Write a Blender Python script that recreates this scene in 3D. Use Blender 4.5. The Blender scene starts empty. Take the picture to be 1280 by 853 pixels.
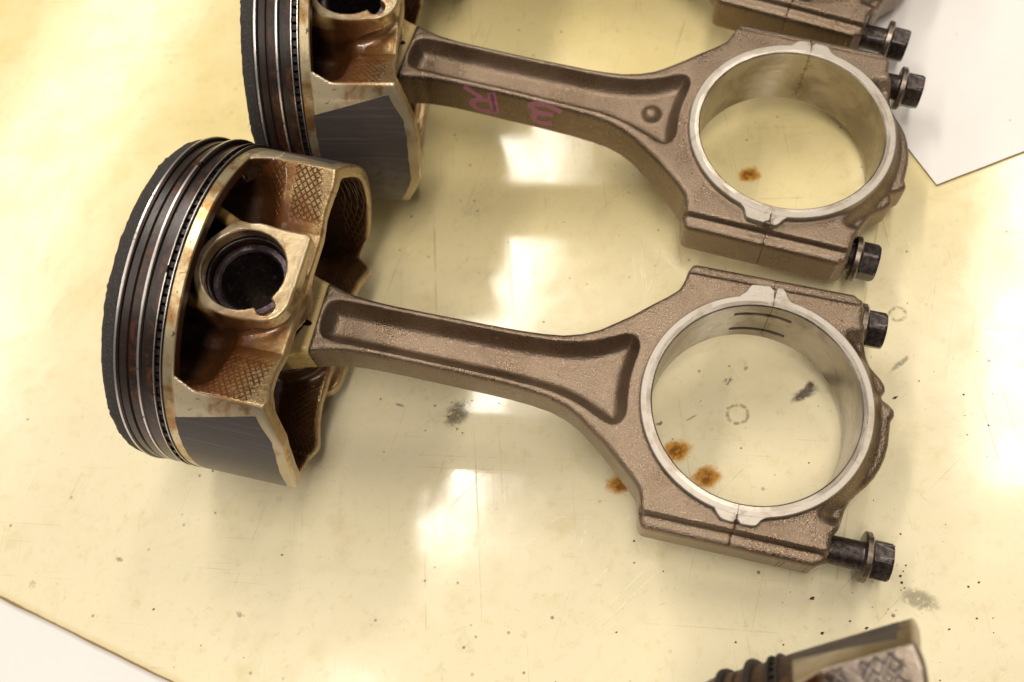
import bpy, math, random
import numpy as np
from mathutils import Matrix, Vector

random.seed(7)
rng = np.random.default_rng(7)
MM = 0.001
PI = math.pi
sc = bpy.context.scene
C = bpy.context.collection

# ------------------------------------------------------------------ camera
CAM_H, PITCH, ROLL, FPX = 299.527, math.radians(30.45), math.radians(-24.73), 1357.377
cam_d = bpy.data.cameras.new("camera")
cam = bpy.data.objects.new("camera", cam_d)
C.objects.link(cam)
cam.matrix_world = Matrix.Translation((0, 0, CAM_H * MM)) @ Matrix.Rotation(PITCH, 4, 'X') @ Matrix.Rotation(ROLL, 4, 'Z')
cam_d.sensor_width = 36.0
cam_d.lens = FPX / 1280 * 36.0
cam_d.clip_start = 0.01
cam_d.clip_end = 50
cam_d.dof.use_dof = True
cam_d.dof.focus_distance = 0.296
cam_d.dof.aperture_fstop = 13.0
sc.camera = cam

# ------------------------------------------------------------------ light
world = bpy.data.worlds.new("World")
sc.world = world
world.use_nodes = True
world.node_tree.nodes["Background"].inputs[0].default_value = (1.0, 0.93, 0.84, 1)
world.node_tree.nodes["Background"].inputs[1].default_value = 0.16

sc.view_settings.view_transform = 'Standard'
sc.view_settings.look = 'None'
sc.view_settings.exposure = -0.12
sc.view_settings.gamma = 1.0
sc.view_settings.use_curve_mapping = False


def strip_light(name, x, y, length, width, watts, z=2.0):
    """a row of ceiling tube lights or an added fill strip, parallel to the other rows"""
    l = bpy.data.lights.new(name, 'AREA')
    l.shape = 'RECTANGLE'
    l.size, l.size_y = length, width
    l.energy = watts
    l.color = (1.0, 0.93, 0.83)
    o = bpy.data.objects.new(name, l)
    C.objects.link(o)
    o.location = (x, y, z)
    o.rotation_euler = (0, 0, math.radians(54.0))
    return o


strip_light("ceiling_or_fill_lamp", -0.03, 1.50, 1.28, 0.27, 23)
strip_light("ceiling_or_fill_lamp", -1.05, 0.14, 1.50, 0.10, 9)
strip_light("ceiling_or_fill_lamp", 1.12, 0.93, 1.00, 0.17, 9)
strip_light("ceiling_or_fill_lamp", 0.05, -0.60, 1.50, 0.30, 29)  # added overhead fill, unseen, softens the shadows on the sheet
strip_light("ceiling_or_fill_lamp", -0.95, 2.75, 2.2, 0.45, 23)
strip_light("ceiling_or_fill_lamp", -2.50, 0.95, 2.2, 0.30, 19)  # added fill from the left, unseen, lifts the table shadows
strip_light("ceiling_or_fill_lamp", 2.30, 0.75, 2.2, 0.30, 22)  # added fill from the right, unseen, lifts the table shadows


# ------------------------------------------------------------------ helpers


def mesh_np(name, V, F4=None, F3=None, smooth=True):
    """mesh from numpy arrays (V in mm)"""
    me = bpy.data.meshes.new(name)
    V = np.asarray(V, np.float32) * MM
    me.vertices.add(len(V))
    me.vertices.foreach_set("co", V.ravel())
    n4 = 0 if F4 is None else len(F4)
    n3 = 0 if F3 is None else len(F3)
    loops = []
    starts = []
    tot = []
    if n4:
        loops.append(np.asarray(F4, np.int32).ravel())
        starts.append(np.arange(n4, dtype=np.int32) * 4)
        tot.append(np.full(n4, 4, np.int32))
    if n3:
        loops.append(np.asarray(F3, np.int32).ravel())
        starts.append(np.arange(n3, dtype=np.int32) * 3 + n4 * 4)
        tot.append(np.full(n3, 3, np.int32))
    loops = np.concatenate(loops)
    me.loops.add(len(loops))
    me.loops.foreach_set("vertex_index", loops)
    me.polygons.add(n4 + n3)
    me.polygons.foreach_set("loop_start", np.concatenate(starts))
    me.polygons.foreach_set("loop_total", np.concatenate(tot))
    me.polygons.foreach_set("use_smooth", np.full(n4 + n3, smooth, bool))
    me.update(calc_edges=True)
    me.validate()
    return me


def link(name, me, mat, parent=None, mtx=None):
    o = bpy.data.objects.new(name, me)
    C.objects.link(o)
    if mat is not None and len(me.materials) == 0:
        me.materials.append(mat)
    if parent is not None:
        o.parent = parent
    if mtx is not None:
        o.matrix_basis = mtx
    return o


def snets(F, o, h):
    """surface nets: quads of the zero level of F sampled on a grid"""
    S = F < 0
    s = S.astype(np.int8)
    n = [k - 1 for k in F.shape]
    cnt = np.zeros(n, np.int8)
    for a in (0, 1):
        for b in (0, 1):
            for c in (0, 1):
                cnt += s[a:a + n[0], b:b + n[1], c:c + n[2]]
    act = (cnt > 0) & (cnt < 8)
    ids = np.argwhere(act)
    num = np.full(n, -1, np.int32)
    num[act] = np.arange(len(ids))
    pos = np.zeros((len(ids), 3))
    k = np.zeros(len(ids))
    for ax in range(3):
        for u in (0, 1):
            for v in (0, 1):
                o1 = np.zeros(3, int)
                o1[(ax + 1) % 3] = u
                o1[(ax + 2) % 3] = v
                o2 = o1.copy()
                o2[ax] = 1
                fa = F[tuple((ids + o1).T)]
                fb = F[tuple((ids + o2).T)]
                cr = (fa < 0) != (fb < 0)
                t = np.where(cr, fa / np.where(cr, fa - fb, 1), 0)
                pos += cr[:, None] * (o1 + t[:, None] * (o2 - o1))
                k += cr
    V = np.asarray(o) + h * (ids + pos / k[:, None])
    Q = []
    for ax in range(3):
        b, c = (ax + 1) % 3, (ax + 2) % 3
        sl0 = [slice(None)] * 3
        sl1 = [slice(None)] * 3
        sl0[ax] = slice(0, -1)
        sl1[ax] = slice(1, None)
        for q in (b, c):
            sl0[q] = slice(1, -1)
            sl1[q] = slice(1, -1)
        A, B = S[tuple(sl0)], S[tuple(sl1)]
        for flip in (0, 1):
            e = np.argwhere((A & ~B) if not flip else (~A & B))
            if not len(e):
                continue
            base = e.copy()
            base[:, b] += 1
            base[:, c] += 1

            def cell(db, dc):
                i = base.copy()
                i[:, b] += db
                i[:, c] += dc
                return num[tuple(i.T)]
            q = np.stack([cell(-1, -1), cell(0, -1), cell(0, 0), cell(-1, 0)], 1)
            Q.append(q[:, ::-1] if flip else q)
    return V, np.concatenate(Q)


def smax(a, b, k):
    h = np.maximum(k - np.abs(a - b), 0) / k
    return np.maximum(a, b) + h * h * k / 4


def smin(a, b, k):
    return -smax(-a, -b, k)


def sstep(a, b, x):
    t = np.clip((x - a) / (b - a), 0, 1)
    return t * t * (3 - 2 * t)


def sd_poly(X, Y, pts):
    """signed distance to a 2-D polygon, negative inside"""
    P = np.asarray(pts, float)
    d = np.full(X.shape, 1e9)
    ins = np.zeros(X.shape, bool)
    for i in range(len(P)):
        a, b = P[i], P[(i + 1) % len(P)]
        e = b - a
        wx, wy = X - a[0], Y - a[1]
        t = np.clip((wx * e[0] + wy * e[1]) / (e @ e), 0, 1)
        d = np.minimum(d, (wx - t * e[0]) ** 2 + (wy - t * e[1]) ** 2)
        c1 = (a[1] <= Y) & (b[1] > Y)
        c2 = (a[1] > Y) & (b[1] <= Y)
        cr = e[0] * wy - e[1] * wx
        ins ^= (c1 & (cr > 0)) | (c2 & (cr < 0))
    d = np.sqrt(d)
    return np.where(ins, -d, d)


def smooth_poly(pts, it=2):
    """one or two rounds of corner cutting"""
    P = np.asarray(pts, float)
    for _ in range(it):
        N = np.roll(P, -1, 0)
        P = np.stack([P * .75 + N * .25, P * .25 + N * .75], 1).reshape(-1, 2)
    return P


def lathe(name, prof, axis='X', seg=192, closed=True, a0=0.0, a1=2 * PI, rfun=None):
    """solid of revolution about local X: prof = list of (x, r)"""
    prof = np.asarray(prof, float)
    full = abs(a1 - a0 - 2 * PI) < 1e-6
    th = np.linspace(a0, a1, seg + 1)[:-1] if full else np.linspace(a0, a1, seg + 1)
    n, m = len(th), len(prof)
    X = np.broadcast_to(prof[:, 0], (n, m)).copy()
    R = np.broadcast_to(prof[:, 1], (n, m)).copy()
    if rfun is not None:
        X, R = rfun(X, R, th[:, None])
    V = np.stack([X, R * np.cos(th)[:, None], R * np.sin(th)[:, None]], -1).reshape(-1, 3)
    I = np.arange(n * m).reshape(n, m)
    I2 = np.roll(I, -1, 0) if full else I[1:]
    I1 = I if full else I[:-1]
    if closed:
        A, B, Cc, D_ = I1, I2, np.roll(I2, -1, 1), np.roll(I1, -1, 1)
    else:
        A, B, Cc, D_ = I1[:, :-1], I2[:, :-1], I2[:, 1:], I1[:, 1:]
    F = np.stack([A, B, Cc, D_], -1).reshape(-1, 4)
    if closed and not full:
        return mesh_with_caps(name, V, F, I[0], I[-1])
    me = mesh_np(name, V, F)
    return me


def mesh_with_caps(name, V, F, c0, c1):
    me = bpy.data.meshes.new(name)
    me.from_pydata((np.asarray(V) * MM).tolist(), [], F.tolist() + [c0.tolist(), c1.tolist()[::-1]])
    me.update()
    for p in me.polygons:
        p.use_smooth = True
    return me


def sharpen(me, deg=35):
    """mark creases so flat machined faces stay flat"""
    import bmesh
    bm = bmesh.new()
    bm.from_mesh(me)
    bmesh.ops.recalc_face_normals(bm, faces=bm.faces)
    lim = math.radians(deg)
    for e in bm.edges:
        if len(e.link_faces) == 2 and e.calc_face_angle(0) > lim:
            e.smooth = False
    bm.to_mesh(me)
    bm.free()
    me.update()
    return me


# ------------------------------------------------------------------ node helpers


class NT:
    def __init__(self, name):
        self.m = bpy.data.materials.new(name)
        self.m.use_nodes = True
        self.t = self.m.node_tree
        self.n = self.t.nodes
        self.bsdf = self.n["Principled BSDF"]
        self.tc = self.n.new("ShaderNodeTexCoord")
        s = self.n.new("ShaderNodeVectorMath")
        s.operation = 'SCALE'
        s.inputs[3].default_value = 1000.0
        self.t.links.new(self.tc.outputs["Object"], s.inputs[0])
        self.co = s.outputs[0]                # object coordinates in millimetres
        sep = self.n.new("ShaderNodeSeparateXYZ")
        self.t.links.new(self.co, sep.inputs[0])
        self.x, self.y, self.z = sep.outputs

    def put(self, sock, v):
        if hasattr(v, "is_output"):
            self.t.links.new(v, sock)
        else:
            sock.default_value = v

    def math(self, op, a, b=None, c=None, clamp=False):
        k = self.n.new("ShaderNodeMath")
        k.operation = op
        k.use_clamp = clamp
        self.put(k.inputs[0], a)
        if b is not None:
            self.put(k.inputs[1], b)
        if c is not None:
            self.put(k.inputs[2], c)
        return k.outputs[0]

    def step(self, v, a, b):
        k = self.n.new("ShaderNodeMapRange")
        k.interpolation_type = 'SMOOTHSTEP'
        self.put(k.inputs[0], v)
        k.inputs[1].default_value = a
        k.inputs[2].default_value = b
        return k.outputs[0]

    def lerp(self, v, a, b, lo, hi):
        k = self.n.new("ShaderNodeMapRange")
        self.put(k.inputs[0], v)
        for i, q in zip((1, 2, 3, 4), (a, b, lo, hi)):
            k.inputs[i].default_value = q
        return k.outputs[0]

    def noise(self, scale, detail=4, rough=.55, vec=None, dist=0.0):
        k = self.n.new("ShaderNodeTexNoise")
        self.t.links.new(vec if vec is not None else self.co, k.inputs["Vector"])
        k.inputs["Scale"].default_value = scale
        k.inputs["Detail"].default_value = detail
        k.inputs["Roughness"].default_value = rough
        k.inputs["Distortion"].default_value = dist
        return k.outputs[0]

    def voro(self, scale, feat='F1', vec=None):
        k = self.n.new("ShaderNodeTexVoronoi")
        k.feature = feat
        self.t.links.new(vec if vec is not None else self.co, k.inputs["Vector"])
        k.inputs["Scale"].default_value = scale
        return k

    def mapv(self, scale=(1, 1, 1), rot=(0, 0, 0), loc=(0, 0, 0)):
        k = self.n.new("ShaderNodeMapping")
        self.t.links.new(self.co, k.inputs[0])
        k.inputs[1].default_value = loc
        k.inputs[2].default_value = rot
        k.inputs[3].default_value = scale
        return k.outputs[0]

    def mapv2(self, scale, rot):
        """turn first, then stretch: streaks along any direction"""
        k = self.n.new("ShaderNodeMapping")
        self.t.links.new(self.mapv(rot=(0, 0, rot)), k.inputs[0])
        k.inputs[1].default_value = (rot * 37, rot * 11, 0)
        k.inputs[3].default_value = scale
        return k.outputs[0]

    def mix(self, f, a, b, mode='MIX'):
        k = self.n.new("ShaderNodeMix")
        k.data_type = 'RGBA'
        k.blend_type = mode
        self.put(k.inputs[0], f)
        for sck, v in ((k.inputs[6], a), (k.inputs[7], b)):
            if isinstance(v, tuple):
                v = (v[0], v[1], v[2], 1)
            self.put(sck, v)
        return k.outputs[2]

    def attr(self, name):
        k = self.n.new("ShaderNodeAttribute")
        k.attribute_name = name
        return k.outputs["Fac"]

    def bump(self, h, strength=1.0, dist=0.0001, normal=None):
        k = self.n.new("ShaderNodeBump")
        k.inputs["Strength"].default_value = strength
        k.inputs["Distance"].default_value = dist
        self.t.links.new(h, k.inputs["Height"])
        if normal is not None:
            self.t.links.new(normal, k.inputs["Normal"])
        return k.outputs[0]

    def out(self, **kw):
        names = {'col': "Base Color", 'rough': "Roughness", 'metal': "Metallic", 'normal': "Normal",
                 'coat': "Coat Weight", 'coatr': "Coat Roughness", 'spec': "Specular IOR Level", 'ior': "IOR",
                 'aniso': "Anisotropic", 'sss': "Subsurface Weight"}
        for k, v in kw.items():
            s = self.bsdf.inputs[names[k]]
            if isinstance(v, tuple) and len(v) == 3:
                v = (v[0], v[1], v[2], 1)
            self.put(s, v)
        return self.m


# ------------------------------------------------------------------ materials
def mat_yellow_sheet():
    k = NT("yellowed_plastic")
    big = k.noise(.010, 5, .6)
    mid = k.noise(.06, 6, .65)
    fine = k.noise(.5, 4, .7)
    pale = k.step(k.math('ADD', k.math('ADD', k.math('MULTIPLY', k.y, .86), k.math('MULTIPLY', k.x, .42)), k.math('MULTIPLY', big, 70.0)), 275.0, 150.0)
    col = k.mix(pale, (.80, .665, .32), (.825, .735, .50))
    col = k.mix(k.math('MULTIPLY', k.step(big, .4, .68), .4), col, (.815, .73, .47))
    mott = k.noise(.22, 8, .75)
    col = k.mix(k.math('MULTIPLY', k.step(mott, .50, .76), .36), col, (.56, .43, .17))
    col = k.mix(k.math('MULTIPLY', k.step(k.noise(.33, 6, .7, dist=.5), .58, .72), .30), col, (.46, .36, .18))
    col = k.mix(k.math('MULTIPLY', k.step(mid, .52, .75), .35), col, (.60, .47, .20))
    col = k.mix(k.math('MULTIPLY', k.step(fine, .6, .85), .22), col, (.42, .33, .17))
    # soft smudges of oil
    sm = k.math('MULTIPLY', k.step(k.noise(.035, 3, .5, dist=.6), .62, .80), k.step(k.noise(.45, 5, .7), .40, .68))
    col = k.mix(k.math('MULTIPLY', sm, .45), col, (.22, .17, .09))
    # fine dark specks
    v = k.voro(.23)
    sp = k.math('MULTIPLY', k.step(v.outputs["Distance"], .16, .07), k.step(k.noise(.03, 2), .44, .60))
    rnd = k.n.new("ShaderNodeSeparateColor")
    k.t.links.new(v.outputs["Color"], rnd.inputs[0])
    sp = k.math('MULTIPLY', sp, k.step(rnd.outputs[0], .72, .9))
    col = k.mix(k.math('MULTIPLY', sp, .75), col, (.07, .05, .03))
    # hairline scratches in two directions
    scr = None
    for rot, sc_, th in ((.5, (.012, 1.5, 1), .70), (-.9, (.010, 1.1, 1), .70), (1.9, (.016, 1.9, 1), .71), (-.35, (.02, 2.4, 1), .72), (-1.25, (.008, .9, 1), .715)):
        w = k.noise(1.0, 2, .4, vec=k.mapv2(sc_, rot))
        s = k.step(w, th, th + .02)
        scr = s if scr is None else k.math('MAXIMUM', scr, s)
    col = k.mix(k.math('MULTIPLY', k.math('MULTIPLY', scr, k.step(mid, .40, .60)), .38), col, (.34, .26, .14))
    # marks that stand on the sheet: (x, y, radius, colour, strength, aspect, angle)
    wob = k.math('MULTIPLY', k.math('SUBTRACT', k.noise(.35, 5, .6), .5), 3.0)
    wob2 = k.math('MULTIPLY', k.math('SUBTRACT', k.noise(.6, 6, .7), .5), 5.0)
    brk = k.step(k.noise(.45, 5, .65), .34, .50)

    def dist(px, py, asp=1.0, ang=0.0):
        dx = k.math('SUBTRACT', k.x, px)
        dy = k.math('SUBTRACT', k.y, py)
        c, s = math.cos(ang), math.sin(ang)
        u = k.math('ADD', k.math('MULTIPLY', dx, c), k.math('MULTIPLY', dy, s))
        w = k.math('SUBTRACT', k.math('MULTIPLY', dy, c), k.math('MULTIPLY', dx, s))
        w = k.math('MULTIPLY', w, asp)
        return k.math('SQRT', k.math('ADD', k.math('MULTIPLY', u, u), k.math('MULTIPLY', w, w)))
    rust_n = k.noise(.55, 5, .7)
    for px, py, r in ((93.8, 196.1, 4.2), (30.2, 118.6, 4.9), (34.4, 107.4, 4.8), (11.2, 116.8, 4.4)):
        dd = k.math('ADD', dist(px, py, 1.25, -.2), k.math('MULTIPLY', wob, 1.7))
        halo = k.step(dd, r * 1.12, r * .55)
        core = k.math('MULTIPLY', k.step(dd, r * .85, r * .2), k.step(rust_n, .33, .56))
        col = k.mix(k.math('MULTIPLY', halo, .92), col, (.60, .27, .018))
        col = k.mix(k.math('MULTIPLY', core, .85), col, (.15, .048, .006))
    for px, py, r, asp, ang, st in ((71.3, 118.2, 5.6, 2.4, .05, 1.0), (73.5, 119.6, 3.0, 1.8, .5, 1.0), (99.8, 114.3, 5.0, 4.5, .25, .6),
                                    (-24.9, 160.5, 6.5, 1.3, .4, .8), (53.8, 132.2, 1.4, 1, 0, .9),
                                    (30.0, 128.8, 1.5, 2, 0, .8), (38.7, 126.2, 2.0, 3.5, .2, .7),
                                    (68.8, 52.6, 6.5, 1.8, -.8, .6), (-170.2, 168.8, 1.5, 1, 0, .4),
                                    (-140.6, 163.4, 2.0, 2.4, -.7, .6), (-107.8, 129.6, 2.2, 2, -.8, .5),
                                    (60.5, 133.5, 1.5, 2, .3, .6), (-41, 172, 2.2, 3.5, -.8, .7)):
        dd = k.math('ADD', dist(px, py, asp, ang), wob2)
        col = k.mix(k.math('MULTIPLY', k.step(dd, r * .95, r * .35), k.math('MULTIPLY', brk, st)), col, (.10, .075, .045))
    for px, py, r in ((51.3, 121.2, 3.0), (107.7, 128.8, 2.2)):
        dd = k.math('ABSOLUTE', k.math('SUBTRACT', k.math('ADD', dist(px, py), k.math('MULTIPLY', wob2, .16)), r))
        ringm = k.math('MULTIPLY', k.step(dd, .75, .15), k.step(k.noise(.5, 3), .32, .62))
        col = k.mix(k.math('MULTIPLY', ringm, .75), col, (.26, .17, .07))
    ed = k.math('ADD', k.math('MULTIPLY', k.math('ADD', k.x, 330.0), .7184), k.math('MULTIPLY', k.math('SUBTRACT', k.y, 322.7), .6956))
    ed = k.math('ADD', ed, k.math('MULTIPLY', k.math('SUBTRACT', mid, .5), 1.2))
    col = k.mix(k.math('MULTIPLY', k.step(ed, 3.0, .3), .35), col, (.55, .38, .12))
    col = k.mix(k.math('MULTIPLY', k.step(ed, .75, .35), .85), col, (.20, .12, .035))
    rough = k.math('ADD', k.lerp(k.noise(.05, 5, .65), .35, .7, .07, .20), k.math('MULTIPLY', scr, .12))
    bmp = k.bump(k.noise(.03, 3, .5), .30, .0004)
    bmp = k.bump(k.noise(.9, 4, .6), .10, .00006, bmp)
    bmp = k.bump(scr, .15, .00004, bmp)
    return k.out(col=col, rough=rough, normal=bmp, ior=1.5, spec=.62)


def mat_white(name, base, rough=.4):
    k = NT(name)
    n = k.noise(.03, 5, .6)
    col = k.mix(k.math('MULTIPLY', k.step(n, .45, .75), .5), base, tuple(c * .93 for c in base))
    sp = k.math('MULTIPLY', k.step(k.voro(.12).outputs["Distance"], .07, .03), .6)
    col = k.mix(sp, col, (.45, .36, .25))
    return k.out(col=col, rough=rough, normal=k.bump(k.noise(.08, 3), .1, .0005))


def mat_sheet_edge():
    k = NT("sheet_edge")
    return k.out(col=k.mix(k.noise(.4, 4), (.30, .19, .06), (.16, .10, .04)), rough=.6)


def mat_rod():
    k = NT("forged_steel")
    r = k.math('SQRT', k.math('ADD', k.math('MULTIPLY', k.x, k.x), k.math('MULTIPLY', k.y, k.y)))
    az = k.math('ABSOLUTE', k.z)
    n1 = k.noise(.12, 5, .6)
    n2 = k.noise(1.7, 3, .65)
    n3 = k.noise(2.6, 2, .5)
    n0 = k.noise(.035, 4, .6)
    col = k.mix(n1, (.20, .146, .100), (.29, .215, .152))
    col = k.mix(k.math('MULTIPLY', k.step(n0, .45, .62), .6), col, (.16, .108, .070))
    col = k.mix(k.math('MULTIPLY', k.step(k.noise(.3, 6, .7, dist=.6), .56, .70), .5), col, (.12, .084, .058))
    col = k.mix(k.math('MULTIPLY', k.step(n2, .42, .72), .55), col, (.20, .145, .10))
    col = k.mix(k.math('MULTIPLY', k.step(n3, .60, .72), .6), col, (.58, .47, .37))
    dark = k.math('MULTIPLY', k.step(k.voro(.22).outputs["Distance"], .09, .05), k.step(k.noise(.05), .45, .6))
    col = k.mix(k.math('MULTIPLY', dark, .9), col, (.03, .02, .015))
    # gold varnished small end with its rough grey band at the eye
    small = k.step(k.x, -123.2, -123.6)
    gold = k.mix(k.noise(.35, 5, .6, vec=k.mapv(scale=(1, .2, 1))), (.80, .55, .20), (.92, .72, .36))
    band = k.step(k.math('ADD', k.x, k.math('MULTIPLY', n2, 1.2)), -129.2, -130.4)
    gold = k.mix(band, gold, (.36, .26, .18))
    # dark fleck on the small end
    fx = k.math('SUBTRACT', k.x, -126.3)
    fy = k.math('SUBTRACT', k.y, -2.5)
    fd = k.math('ADD', k.math('MULTIPLY', fx, fx), k.math('MULTIPLY', k.math('MULTIPLY', fy, fy), 3.5))
    fleck = k.step(k.math('ADD', fd, k.math('MULTIPLY', n2, 2.0)), 4.2, 3.2)
    gold = k.mix(fleck, gold, (.03, .02, .015))
    col = k.mix(small, col, gold)
    # machined: the raised ring and tabs, the bore
    top = k.step(az, 14.0, 14.2)
    bore = k.step(r, 28.75, 28.65)
    mach = k.math('MAXIMUM', top, bore)
    brush = k.noise(1.0, 4, .6, vec=k.mapv(scale=(.25, .25, 3.0)))
    mcol = k.mix(brush, (.62, .56, .48), (.84, .79, .70))
    stain = k.math('MULTIPLY', k.step(k.noise(.16, 5, .6, dist=.8), .52, .72), .55)
    mcol = k.mix(stain, mcol, (.40, .31, .21))
    mcol = k.mix(k.math('MULTIPLY', k.math('MULTIPLY', bore, k.step(k.noise(.07, 4, .6), .40, .62)), .55), mcol, (.42, .36, .28))
    sp = k.step(k.voro(.55).outputs["Distance"], .09, .05)
    mcol = k.mix(k.math('MULTIPLY', sp, .6), mcol, (.12, .09, .06))
    col = k.mix(mach, col, mcol)
    rough = k.math('ADD', k.math('ADD', k.lerp(n1, .35, .65, .22, .33), k.lerp(n0, .4, .6, .04, -.05)), k.math('MULTIPLY', n2, .12))
    mr = k.lerp(brush, .3, .7, .20, .36)
    mxr = k.n.new("ShaderNodeMix")
    k.put(mxr.inputs[0], k.math('MAXIMUM', mach, k.math('MULTIPLY', small, .5)))
    k.put(mxr.inputs[2], rough)
    k.put(mxr.inputs[3], mr)
    inv = k.math('SUBTRACT', 1.0, k.math('MAXIMUM', mach, small))
    h = k.math('MULTIPLY', k.math('ADD', n2, k.math('MULTIPLY', n3, .6)), inv)
    h = k.math('ADD', h, k.math('MULTIPLY', k.math('MULTIPLY', brush, mach), .05))
    metal = k.math('SUBTRACT', k.math('ADD', .92, k.math('MULTIPLY', mach, .06)), k.math('MULTIPLY', small, .5))
    return k.out(col=col, rough=mxr.outputs[0], metal=metal, normal=k.bump(h, .75, .00026))


def mat_machined():
    k = NT("machined_steel")
    r = k.math('SQRT', k.math('ADD', k.math('MULTIPLY', k.x, k.x), k.math('MULTIPLY', k.y, k.y)))
    bore = k.step(r, 29.2, 28.9)
    ang = k.math('ARCTAN2', k.y, k.x)
    cv = k.n.new("ShaderNodeCombineXYZ")
    k.put(cv.inputs[0], k.math('MULTIPLY', ang, 6.0))
    k.put(cv.inputs[1], k.math('MULTIPLY', r, 3.0))
    k.put(cv.inputs[2], k.math('MULTIPLY', k.z, 3.0))
    turn = k.noise(1.0, 4, .6, vec=cv.outputs[0])
    col = k.mix(turn, (.37, .325, .275), (.54, .49, .43))
    st = k.math('MULTIPLY', k.step(k.noise(.16, 5, .6, dist=.8), .50, .70), .6)
    col = k.mix(st, col, (.30, .22, .15))
    bcol = k.mix(k.step(k.noise(.07, 4, .6, dist=.4), .38, .64), (.40, .355, .30), (.22, .18, .14))
    col = k.mix(k.math('MULTIPLY', bore, .8), col, bcol)
    crack = k.step(k.math('ABSOLUTE', k.math('SUBTRACT', k.x, .3)), 2.6, .2)
    crack = k.math('MULTIPLY', crack, k.step(k.noise(.5, 4, .7), .48, .60))
    col = k.mix(k.math('MULTIPLY', crack, .7), col, (.20, .13, .09))
    sp = k.step(k.voro(.75).outputs["Distance"], .12, .06)
    col = k.mix(k.math('MULTIPLY', sp, .6), col, (.10, .07, .05))
    rough = k.math('ADD', k.lerp(turn, .3, .7, .42, .58), k.math('MULTIPLY', bore, -.18))
    return k.out(col=col, rough=rough, metal=.95, normal=k.bump(turn, .12, .00008))


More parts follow.
